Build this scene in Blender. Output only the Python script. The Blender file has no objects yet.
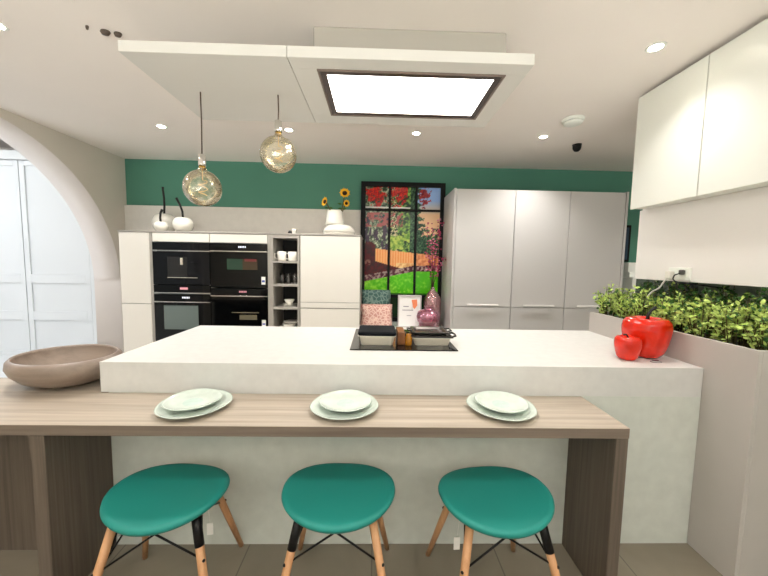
import bpy, bmesh, math, random
from mathutils import Vector, Matrix, noise
random.seed(7)
sc = bpy.context.scene
col = bpy.data.collections.new('kitchen'); sc.collection.children.link(col)
PI = math.pi

# ------------------------------------------------------------------ materials
def lin(c): return tuple(((x/255)/12.92 if x/255 <= .04045 else ((x/255+.055)/1.055)**2.4) for x in c)
def mat(name, rgb, rough=.5, metal=0, spec=.5, emit=None, es=0, alpha=None, trans=0, ior=1.45, coat=0, noise_amt=0, nscale=8, bump=0, bscale=40):
    m = bpy.data.materials.new(name); m.use_nodes = True
    nt = m.node_tree; b = nt.nodes['Principled BSDF']
    c = lin(rgb)
    b.inputs['Base Color'].default_value = (*c, 1)
    b.inputs['Roughness'].default_value = rough
    b.inputs['Metallic'].default_value = metal
    b.inputs['Specular IOR Level'].default_value = spec
    b.inputs['IOR'].default_value = ior
    b.inputs['Transmission Weight'].default_value = trans
    b.inputs['Coat Weight'].default_value = coat
    if emit: 
        b.inputs['Emission Color'].default_value = (*lin(emit), 1); b.inputs['Emission Strength'].default_value = es
    if noise_amt or bump:
        tc = nt.nodes.new('ShaderNodeTexCoord')
    if noise_amt:
        n = nt.nodes.new('ShaderNodeTexNoise'); n.inputs['Scale'].default_value = nscale; n.inputs['Detail'].default_value = 5
        nt.links.new(tc.outputs['Object'], n.inputs['Vector'])
        r = nt.nodes.new('ShaderNodeValToRGB')
        r.color_ramp.elements[0].position = .3; r.color_ramp.elements[1].position = .7
        r.color_ramp.elements[0].color = (*[x*(1-noise_amt) for x in c], 1)
        r.color_ramp.elements[1].color = (*[min(1, x*(1+noise_amt)) for x in c], 1)
        nt.links.new(n.outputs['Fac'], r.inputs['Fac']); nt.links.new(r.outputs['Color'], b.inputs['Base Color'])
    if bump:
        n2 = nt.nodes.new('ShaderNodeTexNoise'); n2.inputs['Scale'].default_value = bscale
        nt.links.new(tc.outputs['Object'], n2.inputs['Vector'])
        bp = nt.nodes.new('ShaderNodeBump'); bp.inputs['Strength'].default_value = bump; bp.inputs['Distance'].default_value = .01
        nt.links.new(n2.outputs['Fac'], bp.inputs['Height']); nt.links.new(bp.outputs['Normal'], b.inputs['Normal'])
    return m

def wood(name, c1, c2, axis, rough=.5, sc_=30, stretch=.04):
    m = bpy.data.materials.new(name); m.use_nodes = True
    nt = m.node_tree; b = nt.nodes['Principled BSDF']; b.inputs['Roughness'].default_value = rough
    tc = nt.nodes.new('ShaderNodeTexCoord'); mp = nt.nodes.new('ShaderNodeMapping')
    s = [1, 1, 1]; s[axis] = stretch; mp.inputs['Scale'].default_value = s
    nt.links.new(tc.outputs['Object'], mp.inputs['Vector'])
    n = nt.nodes.new('ShaderNodeTexNoise'); n.inputs['Scale'].default_value = sc_; n.inputs['Detail'].default_value = 8; n.inputs['Roughness'].default_value = .65
    n.inputs['Distortion'].default_value = .3
    nt.links.new(mp.outputs['Vector'], n.inputs['Vector'])
    r = nt.nodes.new('ShaderNodeValToRGB'); e = r.color_ramp.elements
    e[0].position = .3; e[1].position = .72; e[0].color = (*lin(c1), 1); e[1].color = (*lin(c2), 1)
    nt.links.new(n.outputs['Fac'], r.inputs['Fac']); nt.links.new(r.outputs['Color'], b.inputs['Base Color'])
    bp = nt.nodes.new('ShaderNodeBump'); bp.inputs['Strength'].default_value = .12; bp.inputs['Distance'].default_value = .004
    nt.links.new(n.outputs['Fac'], bp.inputs['Height']); nt.links.new(bp.outputs['Normal'], b.inputs['Normal'])
    return m

M = dict(
 ceiling=mat('ceiling_paint', (247, 238, 231), .9, noise_amt=.015, nscale=1.5),
 wall=mat('wall_paint', (222, 214, 203), .85, noise_amt=.02, nscale=3),
 reveal=mat('arch_paint', (232, 224, 220), .8),
 green=mat('green_paint', (86, 140, 120), .8, noise_amt=.03, nscale=2),
 beige=mat('plaster_panel', (226, 221, 213), .8, noise_amt=.03, nscale=14),
 quartz=mat('quartz', (210, 209, 205), .42, noise_amt=.035, nscale=22),
 quartz_front=mat('quartz_shade_tint', (206, 209, 200), .45, noise_amt=.05, nscale=16),  # same quartz, with the lower front's greenish light put into its colour
 cream=mat('cream_gloss', (238, 233, 224), .12, coat=.3),
 white=mat('white_satin', (240, 241, 233), .3),
 cream_panel=mat('cream_panel', (238, 234, 230), .5),
 grey=mat('grey_satin', (198, 195, 192), .4),
 carcass=mat('carcass_grey', (172, 166, 158), .5),
 planter=mat('planter_grey', (188, 182, 176), .55, noise_amt=.02, nscale=6),
 black=mat('black_glass', (4, 5, 6), .05, spec=.3),
 blackp=mat('black_plastic', (14, 14, 15), .4),
 blackm=mat('black_metal', (16, 15, 16), .45, metal=.3),
 frame=mat('black_frame', (9, 9, 10), .6, spec=.3),
 steel=mat('steel', (236, 228, 210), .36, metal=.4),
 chrome=mat('chrome', (225, 222, 218), .12, metal=1),
 handle=mat('handle_alu', (232, 229, 225), .4, metal=.2),
 hob=mat('hob_glass', (12, 12, 14), .1),
 duct=mat('duct_grey', (176, 169, 158), .7, bump=.2, bscale=12),
 slab=mat('slab_white', (222, 218, 211), .6),
 lightframe=mat('hood_frame', (58, 42, 36), .35),
 lightpanel=mat('light_panel', (255, 255, 255), .5, emit=(255, 248, 240), es=7),
 lamp=mat('downlight_lens', (255, 255, 255), .5, emit=(255, 246, 226), es=45),
 teal=mat('teal_plastic', (34, 134, 124), .5, spec=.4),
 beech=wood('beech', (176, 124, 82), (214, 166, 120), 2, .5, 25, .08),
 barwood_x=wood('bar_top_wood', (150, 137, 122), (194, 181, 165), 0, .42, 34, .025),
 barwood_e=wood('bar_wood_shaded', (100, 88, 77), (130, 116, 102), 0, .5, 34, .03),  # bar wood darkened in colour for its shaded sides and underside
 barwood_z=wood('bar_wood_deep_shade', (78, 68, 59), (110, 98, 86), 2, .5, 70, .02),  # same bar wood, painted darker still for the shadowed panels
 bowlwood=wood('bowl_wood', (126, 110, 99), (154, 138, 125), 0, .38, 18, .1),
 plate=mat('celadon', (205, 216, 206), .15, noise_amt=.05, nscale=30, coat=.3),
 plate_c=mat('celadon_centre', (192, 212, 203), .15, noise_amt=.08, nscale=40, coat=.3),
 ceramic=mat('white_ceramic', (240, 236, 226), .2, coat=.4),
 red=mat('red_glaze', (216, 34, 6), .14, coat=.4, noise_amt=.2, nscale=14),
 amber=mat('amber', (170, 112, 30), .2, noise_amt=.3, nscale=30),
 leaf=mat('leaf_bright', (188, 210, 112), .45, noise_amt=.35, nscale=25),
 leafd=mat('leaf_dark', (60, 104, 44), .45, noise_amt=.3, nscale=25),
 stem=mat('plant_stem', (92, 84, 46), .7),
 splash=mat('splash_glass', (66, 78, 66), .06, spec=.7),
 splash2=mat('splash_glass_pale', (156, 166, 150), .45, spec=.3),
 yellow=mat('petal_yellow', (240, 178, 22), .6),
 brown=mat('flower_centre', (58, 34, 20), .9),
 blossom=mat('blossom_pink', (176, 52, 92), .6, noise_amt=.4, nscale=30),
 pale=mat('blossom_pale', (222, 130, 160), .6),
 paper=mat('paper', (245, 243, 240), .7),
 ink=mat('ink_grey', (150, 148, 156), .8),
 orange=mat('print_orange', (236, 140, 96), .8),
 tagm=mat('price_tag', (240, 238, 232), .7),
 blue=mat('sticker_blue', (70, 90, 170), .6),
 redled=mat('display_red', (200, 140, 145), .5, emit=(215, 140, 150), es=.35),
 whiteled=mat('display_white', (220, 220, 230), .5, emit=(215, 220, 235), es=.6),
 cable_w=mat('cable_white', (210, 208, 200), .5),
 floor_grout=mat('grout', (98, 88, 72), .9),
 wardrobe=mat('wardrobe_white', (228, 231, 234), .35),
 gold=mat('brass', (200, 160, 70), .25, metal=1),
 gscreen=mat('oven_reflection_green', (40, 66, 52), .1),
 oscreen=mat('oven_window_pale', (104, 116, 112), .12),
 dgrey=mat('oven_dark', (10, 12, 16), .06, spec=.35),
 glassy=mat('clear_glass', (235, 240, 240), .02, trans=1, ior=1.4),
)
def floor_mat():
    m = bpy.data.materials.new('floor_tiles'); m.use_nodes = True
    nt = m.node_tree; b = nt.nodes['Principled BSDF']; b.inputs['Roughness'].default_value = .38
    tc = nt.nodes.new('ShaderNodeTexCoord'); mp = nt.nodes.new('ShaderNodeMapping'); mp.inputs['Scale'].default_value = (1, 1, 1)
    mp.inputs['Rotation'].default_value = (0, 0, PI/2)
    nt.links.new(tc.outputs['Object'], mp.inputs['Vector'])
    br = nt.nodes.new('ShaderNodeTexBrick'); br.inputs['Scale'].default_value = 1; br.inputs['Mortar Size'].default_value = .003
    br.inputs['Brick Width'].default_value = 1.2; br.inputs['Row Height'].default_value = .6
    br.inputs['Color1'].default_value = (*lin((134, 125, 110)), 1); br.inputs['Color2'].default_value = (*lin((141, 131, 115)), 1)
    br.inputs['Mortar'].default_value = (*lin((104, 97, 84)), 1)
    nt.links.new(mp.outputs['Vector'], br.inputs['Vector'])
    n = nt.nodes.new('ShaderNodeTexNoise'); n.inputs['Scale'].default_value = 3; n.inputs['Detail'].default_value = 8; n.inputs['Distortion'].default_value = 1
    nt.links.new(tc.outputs['Object'], n.inputs['Vector'])
    mx = nt.nodes.new('ShaderNodeMix'); mx.data_type = 'RGBA'; mx.blend_type = 'MULTIPLY'; mx.inputs[0].default_value = .5
    r = nt.nodes.new('ShaderNodeValToRGB'); r.color_ramp.elements[0].position = .3; r.color_ramp.elements[0].color = (.62, .6, .56, 1); r.color_ramp.elements[1].position = .7; r.color_ramp.elements[1].color = (1, 1, 1, 1)
    nt.links.new(n.outputs['Fac'], r.inputs['Fac']); nt.links.new(br.outputs['Color'], mx.inputs[6]); nt.links.new(r.outputs['Color'], mx.inputs[7])
    nt.links.new(mx.outputs[2], b.inputs['Base Color'])
    return m
M['floor'] = floor_mat()
def thin_glass(name, tint, gloss_lo, gloss_hi, gcol, nscale=18, bump=.6, milk=0, rough=.06):
    m = bpy.data.materials.new(name); m.use_nodes = True; nt = m.node_tree
    nt.nodes.remove(nt.nodes['Principled BSDF']); out = nt.nodes['Material Output']
    t = nt.nodes.new('ShaderNodeBsdfTransparent'); t.inputs['Color'].default_value = (*tint, 1)
    g = nt.nodes.new('ShaderNodeBsdfGlossy'); g.inputs['Roughness'].default_value = rough; g.inputs['Color'].default_value = (*gcol, 1)
    mx = nt.nodes.new('ShaderNodeMixShader'); tc = nt.nodes.new('ShaderNodeTexCoord')
    n = nt.nodes.new('ShaderNodeTexNoise'); n.inputs['Scale'].default_value = nscale; n.inputs['Detail'].default_value = 2
    nt.links.new(tc.outputs['Object'], n.inputs['Vector'])
    mr = nt.nodes.new('ShaderNodeMapRange'); mr.inputs[1].default_value = .35; mr.inputs[2].default_value = .65
    mr.inputs[3].default_value = gloss_lo; mr.inputs[4].default_value = gloss_hi
    nt.links.new(n.outputs['Fac'], mr.inputs[0])
    lw = nt.nodes.new('ShaderNodeLayerWeight'); lw.inputs['Blend'].default_value = .35
    ad = nt.nodes.new('ShaderNodeMath'); ad.operation = 'ADD'; ad.use_clamp = True
    nt.links.new(mr.outputs[0], ad.inputs[0]); nt.links.new(lw.outputs['Fresnel'], ad.inputs[1])
    bp = nt.nodes.new('ShaderNodeBump'); bp.inputs['Strength'].default_value = bump; bp.inputs['Distance'].default_value = .01
    nt.links.new(n.outputs['Fac'], bp.inputs['Height']); nt.links.new(bp.outputs['Normal'], g.inputs['Normal'])
    nt.links.new(ad.outputs[0], mx.inputs['Fac']); nt.links.new(t.outputs[0], mx.inputs[1]); nt.links.new(g.outputs[0], mx.inputs[2])
    if milk:
        df = nt.nodes.new('ShaderNodeBsdfDiffuse'); df.inputs['Color'].default_value = (*gcol, 1)
        m2 = nt.nodes.new('ShaderNodeMixShader'); m2.inputs['Fac'].default_value = milk
        nt.links.new(mx.outputs[0], m2.inputs[1]); nt.links.new(df.outputs[0], m2.inputs[2]); nt.links.new(m2.outputs[0], out.inputs['Surface'])
    else: nt.links.new(mx.outputs[0], out.inputs['Surface'])
    return m
M['bulb'] = thin_glass('smoked_bulb_glass', (.97, .94, .85), .04, .32, (1, .95, .82), 26, .8, milk=.06, rough=.12)
M['pinkglass'] = thin_glass('pink_glass', (.97, .74, .82), .06, .3, (.95, .6, .72), 30, .5, milk=.07)
M['pinkglass2'] = thin_glass('dusky_pink_glass', (.95, .76, .78), .1, .4, (.9, .64, .66), 60, .6, milk=.06)
M['clear'] = thin_glass('clear_thin_glass', (.92, .93, .92), .05, .2, (1, 1, 1), 10, .1)
def fabric_mat(name, c1, c2, scale):
    m = bpy.data.materials.new(name); m.use_nodes = True; nt = m.node_tree; b = nt.nodes['Principled BSDF']; b.inputs['Roughness'].default_value = .85
    tc = nt.nodes.new('ShaderNodeTexCoord'); v = nt.nodes.new('ShaderNodeTexVoronoi'); v.inputs['Scale'].default_value = scale; v.feature = 'DISTANCE_TO_EDGE'
    nt.links.new(tc.outputs['Object'], v.inputs['Vector'])
    r = nt.nodes.new('ShaderNodeValToRGB'); r.color_ramp.elements[0].position = .03; r.color_ramp.elements[1].position = .16
    r.color_ramp.elements[0].color = (*lin(c1), 1); r.color_ramp.elements[1].color = (*lin(c2), 1)
    nt.links.new(v.outputs['Distance'], r.inputs['Fac']); nt.links.new(r.outputs['Color'], b.inputs['Base Color'])
    return m
M['fabpink'] = fabric_mat('pink_leaf_fabric', (236, 206, 190), (205, 150, 140), 28)
M['fabgreen'] = fabric_mat('green_leaf_fabric', (124, 148, 138), (66, 98, 92), 22)

# ------------------------------------------------------------------ object helpers
class Thing:
    def __init__(s, name, loc=(0, 0, 0), label=None, cat=None, group=None, rz=0):
        o = bpy.data.objects.new(name, None); col.objects.link(o); o.location = loc; o.rotation_euler = (0, 0, rz); o.empty_display_size = .05
        s.o = o; s.loc = Vector(loc); tag(o, label, cat, group)
def tag(o, label=None, cat=None, group=None, kind=None):
    if label: o['label'] = label
    if cat: o['category'] = cat
    if group: o['group'] = group
    if kind: o['kind'] = kind
    return o
class MB:
    """collects shapes; coordinates given relative to `off` are shifted so that meshes sit in their thing's space"""
    def __init__(s, off=(0, 0, 0)): s.bm = bmesh.new(); s.off = Vector(off)
    def _merge(s, b2):
        me = bpy.data.meshes.new('t'); b2.to_mesh(me); b2.free(); s.bm.from_mesh(me); bpy.data.meshes.remove(me)
    def box(s, x0, x1, y0, y1, z0, z1, bev=.002, seg=1):
        b = bmesh.new(); bmesh.ops.create_cube(b, size=1)
        d = Vector((x1-x0, y1-y0, z1-z0)); c = Vector(((x0+x1)/2, (y0+y1)/2, (z0+z1)/2))-s.off
        for v in b.verts: v.co = Vector((v.co.x*d.x, v.co.y*d.y, v.co.z*d.z))+c
        if bev: bmesh.ops.bevel(b, geom=b.edges[:], offset=min(bev, min(abs(q) for q in d)*.45), segments=seg, affect='EDGES', profile=.5)
        s._merge(b); return s
    def tube(s, pts, r, seg=10, caps=True):
        pts = [Vector(p)-s.off for p in pts]; n = len(pts)
        rs = r if isinstance(r, (list, tuple)) else [r]*n
        rings = []; up = None
        for i, p in enumerate(pts):
            t = (pts[min(i+1, n-1)]-pts[max(i-1, 0)]).normalized()
            if up is None: up = t.orthogonal().normalized()
            up = (up-t*up.dot(t)).normalized(); w = t.cross(up)
            rings.append([s.bm.verts.new(p+(up*math.cos(2*PI*k/seg)+w*math.sin(2*PI*k/seg))*rs[i]) for k in range(seg)])
        for a, b in zip(rings, rings[1:]):
            for k in range(seg): s.bm.faces.new((a[k], a[(k+1) % seg], b[(k+1) % seg], b[k])).smooth = True
        if caps: s.bm.faces.new(rings[0][::-1]); s.bm.faces.new(rings[-1])
        return s
    def lathe(s, prof, c=(0, 0, 0), seg=32, sx=1, sy=1, rot=0, fn=None, closed=False):
        """prof: list of (radius, z)."""
        c = Vector(c)-s.off; rings = []
        for r, z in prof:
            if r < 1e-6: rings.append([s.bm.verts.new(c+Vector((0, 0, z)))]); continue
            ring = []
            for k in range(seg):
                a = 2*PI*k/seg; rr = r*(fn(a, r, z) if fn else 1)
                x, y = rr*math.cos(a)*sx, rr*math.sin(a)*sy
                ring.append(s.bm.verts.new(c+Vector((x*math.cos(rot)-y*math.sin(rot), x*math.sin(rot)+y*math.cos(rot), z))))
            rings.append(ring)
        if closed: rings.append(rings[0])
        for a, b in zip(rings, rings[1:]):
            if len(a) == 1 and len(b) == 1: continue
            for k in range(seg):
                k2 = (k+1) % seg
                if len(a) == 1: f = (a[0], b[k2], b[k])
                elif len(b) == 1: f = (a[k], a[k2], b[0])
                else: f = (a[k], a[k2], b[k2], b[k])
                try: s.bm.faces.new(f).smooth = True
                except ValueError: pass
        return s
    def sphere(s, c, r, sx=1, sy=1, sz=1, seg=24):
        n = seg//2
        prof = [(r*math.sin(PI*i/n), -r*sz*math.cos(PI*i/n)) for i in range(n+1)]
        prof[0] = (0, -r*sz); prof[-1] = (0, r*sz)
        return s.lathe(prof, c, seg, sx, sy)
    def poly(s, pts):
        s.bm.faces.new([s.bm.verts.new(Vector(p)-s.off) for p in pts]); return s
    def build(s, name, m, parent=None, label=None, **kw):
        bmesh.ops.recalc_face_normals(s.bm, faces=s.bm.faces[:])
        me = bpy.data.meshes.new(name); s.bm.to_mesh(me); s.bm.free()
        ms = m if isinstance(m, (list, tuple)) else [m]
        for x in ms: me.materials.append(x)
        o = bpy.data.objects.new(name, me); col.objects.link(o)
        if parent is not None:
            o.parent = parent.o if isinstance(parent, Thing) else parent
        else: o.location = s.off
        if label: o['label'] = label
        return o
def kids(o): return [c for c in col.objects if c.parent == o]
def copy_tree(o, parent=None, first=True):
    ch = kids(o); c = o.copy(); col.objects.link(c); c.parent = parent
    for k in ch: copy_tree(k, c)
    return c
def struct(o): o['kind'] = 'structure'; return o
def one(name, mb, m, label, cat, group=None): return tag(mb.build(name, m), label, cat, group)

# ------------------------------------------------------------------ setting
ZC = 2.549; WY = 4.034; WX = -2.98; TX = -3.28
struct(MB().box(-7.5, 5.2, -3.2, 5.6, -.1, 0, 0).build('floor', M['floor']))
struct(MB().box(-3.28, 5.2, -3.2, 4.3, ZC, ZC+.12, 0).build('ceiling', M['ceiling']))
struct(MB().box(-3.28, 5.2, WY, WY+.12, 0, ZC, 0).build('wall_back', M['green']))
struct(MB().box(5.05, 5.2, -3.2, WY, 0, ZC, 0).build('wall_far_right', M['wall']))
struct(MB().box(-2.98, -.2, 3.995, WY, 1.0, 2.01, .001).build('trim_1', M['beige']))
# left wall with the arched opening
def arch_z(y):
    q = (y-2.5)/1.385
    return 1.1+1.4*math.sqrt(max(0, 1-q*q))
def arch_wall():
    bm = bmesh.new(); N = 72
    ys = [2.5-1.385*math.cos(PI*i/N) for i in range(N+1)]
    V = lambda x, y, z: bm.verts.new((x, y, z))
    for x in (WX, TX):
        for a, b in zip(ys, ys[1:]):
            bm.faces.new((V(x, a, arch_z(a)), V(x, b, arch_z(b)), V(x, b, ZC), V(x, a, ZC)))
        for a, b in ((-3.2, ys[0]), (ys[-1], 5.6)):
            bm.faces.new((V(x, a, 0), V(x, b, 0), V(x, b, ZC), V(x, a, ZC)))
    rv = []
    for a, b in zip(ys, ys[1:]):
        f = bm.faces.new((V(WX, a, arch_z(a)), V(TX, a, arch_z(a)), V(TX, b, arch_z(b)), V(WX, b, arch_z(b)))); f.smooth = True; rv.append(f)
    for y in (ys[0], ys[-1]): f = bm.faces.new((V(WX, y, 0), V(TX, y, 0), V(TX, y, 1.1), V(WX, y, 1.1))); f.smooth = True
    bmesh.ops.remove_doubles(bm, verts=bm.verts[:], dist=1e-4)
    for f in bm.faces:
        c = f.calc_center_median()
        f.material_index = 1 if TX+.05 < c.x < WX-.05 else 0
    m = MB(); m.bm.free(); m.bm = bm
    return m.build('wall_left', [M['wall'], M['reveal']])
struct(arch_wall())
# the neighbouring room seen through the arch
struct(MB().box(-7.5, -3.28, 5.2, 5.35, 0, 3.0, 0).build('wall_neighbour_back', M['reveal']))
struct(MB().box(-7.65, -7.5, -3.2, 5.35, 0, 3.0, 0).build('wall_neighbour_left', M['reveal']))
struct(MB().box(-7.5, -3.28, -3.2, 5.35, 3.0, 3.12, 0).build('ceiling_neighbour', M['reveal']))
struct(MB().box(-7.5, -3.28, -3.2, 5.2, .0005, .004, 0).build('floor_neighbour', mat('pale_tile', (226, 228, 230), .3)))
# right partition (under and behind the wall cabinets)
RX = 2.12
struct(MB().box(RX, RX+.13, -3.2, 2.62, 0, ZC, 0).build('wall_right', M['cream_panel']))
struct(MB().box(1.85, RX, -1.2, 2.31, 1.31, 1.789, .002).build('trim_2', M['cream_panel']))

# wardrobe in the next room
Yw = 4.6
def wardrobe(x0, x1, label):
    t = Thing('panelled_wardrobe', ((x0+x1)/2, Yw+.3, 0), label, 'wardrobe')
    L = t.loc
    MB(L).box(x0, x1, Yw+.03, Yw+.58, 0, 2.655, .002).build('carcass', M['wardrobe'], t)
    d = MB(L); st = .065; g = .004
    a, b = x0+g, x1-g; zs = [.03, .72, .80, 1.07, 1.15, 2.52]
    def fr(z0, z1):
        d.box(a, a+st, Yw, Yw+.028, z0, z1, .002); d.box(b-st, b, Yw, Yw+.028, z0, z1, .002)
    z_lo, z_hi = .0, 2.655
    fr(z_lo, z_hi)
    for z0, z1 in ((.0, .07), (.505, .63), (1.02, 1.14), (2.59, 2.655)): d.box(a+st, b-st, Yw+.0005, Yw+.028, z0, z1, .002)
    d.box(a+st-.01, b-st+.01, Yw+.018, Yw+.029, z_lo, z_hi, 0)
    d.build('door', M['wardrobe'], t)
    return t
wardrobe(-5.67, -4.803, 'left white wardrobe with shaker panels seen through the arch')
wardrobe(-4.80, -3.93, 'right white wardrobe with shaker panels beside the arch edge')
one('cornice', MB((-4.8, Yw, 2.66)).box(-7.45, -3.3, Yw-.04, Yw+.58, 2.66, 2.78, .01, 2), M['wardrobe'], 'white cornice along the top of the panelled wardrobes', 'cornice')

one('filler_panel', MB((-3.6, Yw+.3, 0)).box(-3.9315, -3.3, Yw+.001, Yw+.58, 0, 2.655, 0), M['wardrobe'], 'plain white filler panel at the right end of the wardrobes', 'filler panel')
one('filler_panel', MB((-6.5, Yw+.3, 0)).box(-7.45, -5.675, Yw+.005, Yw+.58, 0, 2.655, .002), M['wardrobe'], 'plain white panel left of the wardrobes', 'filler panel')
# ------------------------------------------------------------------ back run, left
FY = 3.414; TZ = 1.655
def cab(name, x0, x1, z1, label, fronts, m, cm, cat='cabinet', handles=False, y=FY, yb=WY-.045, group=None, endp=None):
    t = Thing(name, ((x0+x1)/2, (y+yb)/2, 0), label, cat, group)
    L = t.loc
    MB(L).box(x0+.001, x1-.001, y+.021, yb, 0, z1, .001).build('carcass', cm, t)
    for nm, z0, zz in fronts:
        d = MB(L).box(x0+.003, x1-.003, y, y+.02, z0, zz, .002).build(nm, m, t)
        if handles and nm in handles:
            cx = (x0+x1)/2; hz = handles[nm]; w = .165
            MB(L).box(cx-w, cx+w, y-.034, y-.020, hz, hz+.018, .002).box(cx-w+.01, cx-w+.03, y-.0205, y, hz, hz+.014, .001).box(cx+w-.03, cx+w-.01, y-.0205, y, hz, hz+.014, .001).build('handle', M['handle'], d)
    return t
cab('tall_cabinet', -2.62, -2.315, TZ, 'narrow cream cabinet with two doors left of the ovens', [('door', .925, TZ-.006), ('door', .12, .919)], M['cream'], M['carcass'])
def oven_housing(x0, x1, label):
    t = Thing('oven_housing', ((x0+x1)/2, 3.7, 0), label, 'cabinet')
    L = t.loc; c = MB(L)
    y0 = FY+.02; yb = WY-.045
    c.box(x0, x0+.018, y0, yb, 0, TZ, .001); c.box(x1-.018, x1, y0, yb, 0, TZ, .001)
    c.box(x0+.018, x1-.018, y0, yb, 0, .36, .001); c.box(x0+.018, x1-.018, y0, yb, 1.56, TZ, .001)
    c.box(x0+.018, x1-.018, yb-.01, yb, .36, 1.56, 0); c.build('carcass', M['carcass'], t)
    MB(L).box(x0+.003, x1-.003, FY, FY+.019, 1.562, TZ-.006, .002).build('door', M['cream'], t)
    MB(L).box(x0+.003, x1-.003, FY, FY+.019, .12, .35, .002).build('drawer', M['cream'], t)
oven_housing(-2.286, -1.708, 'oven housing around the built-in coffee machine')
oven_housing(-1.706, -1.124, 'oven housing around the right pair of ovens')
cd = lambda x0, x1, n, loc: one(n, MB(((x0+x1)/2, FY+.01, .8)).box(x0, x1, FY+.002, FY+.6, 0, TZ, .001), M['carcass'], loc, 'filler panel')
cd(-2.313, -2.288, 'filler_panel', 'thin grey upright strip between the left door and the ovens')
cd(-1.122, -1.092, 'filler_panel', 'thin grey upright strip between the ovens and the open shelves')
def appliance(name, x0, x1, z0, z1, label, cat, kind):
    t = Thing(name, ((x0+x1)/2, FY+.28, z0), label, cat); L = t.loc; y = FY-.004
    MB(L).box(x0+.025, x1-.025, FY+.03, FY+.53, z0+.004, z1-.004, .002).build('body', M['blackp'], t)
    a, b = x0+.001, x1-.001; cx = (a+b)/2
    if kind == 'coffee':
        MB(L).box(a, b, y, FY+.018, 1.478, z1-.003, .002).build('top_panel', M['dgrey'], t)
        MB(L).box(a, b, y-.006, FY+.018, 1.466, 1.476, .001).build('trim_strip', M['chrome'], t)
        d = MB(L).box(a, b, y, FY+.018, 1.125, 1.464, .002).build('door', M['dgrey'], t)
        MB(L).box(cx-.14, cx+.06, y-.001, y+.002, 1.2, 1.41, 0).build('cup_recess', M['blackp'], d)
        MB(L).box(cx+.0, cx+.02, y-.02, y-.0015, 1.33, 1.40, .002).build('spout', M['steel'], d)
        MB(L).lathe([(0, -.002), (.035, -.002), (.035, .0), (0, .0)], (cx+.14, y, 1.36), 20).build('dial', M['blackp'], d)
        MB(L).box(cx-.14, cx+.16, y-.003, y, 1.196, 1.2, 0).build('drip_edge', M['steel'], d)
        p = MB(L).box(a, b, y, FY+.018, 1.045, 1.121, .002).build('control_panel', M['black'], t)
        MB(L).box(cx-.02, cx+.06, y-.001, y+.001, 1.075, 1.098, 0).build('display', M['redled'], p)
        MB(L).box(a, b, y-.006, FY+.018, z0+.004, z0+.014, .001).build('trim_strip', M['chrome'], t)
    else:
        zp = z1-.075
        p = MB(L).box(a, b, y, FY+.018, zp, z1-.003, .002).build('control_panel', M['black'], t)
        m = MB(L); 
        for q in range(5): m.box(cx+.0+q*.016, cx+.010+q*.016, y-.001, y+.001, zp+.03, zp+.048, 0)
        m.build('display', [M['whiteled'], M['redled']][kind == 'compact_low'], p)
        h = MB(L).box(a, b, y-.012, FY+.018, zp-.012, zp-.002, .002).build('handle', M['chrome'], t)
        d = MB(L).box(a, b, y, FY+.018, z0+.004, zp-.014, .002).build('door', M['black'], t)
        hgt = zp-.014-z0
        if kind == 'compact':
            MB(L).box(cx-.12, cx+.04, y-.0012, y+.001, z0+.19, z0+.30, 0).build('window', M['gscreen'], d)  # green and brown screen reflection painted as flat patches on the door
            MB(L).box(cx+.04, cx+.19, y-.0012, y+.001, z0+.19, z0+.30, 0).build('window', mat('oven_reflection_brown', (66, 52, 36), .1), d)
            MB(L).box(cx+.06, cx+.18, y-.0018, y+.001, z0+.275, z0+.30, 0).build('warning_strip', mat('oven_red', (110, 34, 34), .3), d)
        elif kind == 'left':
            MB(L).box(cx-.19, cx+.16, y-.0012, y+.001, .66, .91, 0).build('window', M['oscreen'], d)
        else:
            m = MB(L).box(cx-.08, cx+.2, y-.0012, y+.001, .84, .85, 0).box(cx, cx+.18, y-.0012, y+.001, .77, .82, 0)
            m.build('rack', mat('oven_rack_reflection', (110, 104, 84), .3), d)  # rack reflection painted as flat strips on the door glass
        if kind != 'left':
            s = MB(L).box(b-.06, b-.02, y-.0016, y+.001, (z0+.04 if kind == 'compact' else .70), (z0+.12 if kind == 'compact' else .77), 0).build('energy_sticker', M['tagm'], d)
            MB(L).box(b-.055, b-.025, y-.002, y+.001, (z0+.065 if kind == 'compact' else .72), (z0+.085 if kind == 'compact' else .735), 0).build('blue_band', M['blue'], s)
    return t
appliance('coffee_machine', -2.286, -1.708, 1.03, 1.558, 'built-in black coffee machine above the left oven', 'coffee machine', 'coffee')
appliance('oven', -2.286, -1.708, .37, 1.028, 'lower left black oven with a pale window', 'oven', 'left')
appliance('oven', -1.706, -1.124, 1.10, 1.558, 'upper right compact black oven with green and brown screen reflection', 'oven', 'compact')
appliance('oven', -1.706, -1.124, .37, 1.098, 'lower right black oven with a painted rack reflection below the compact oven', 'oven', 'compact_low')
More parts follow.
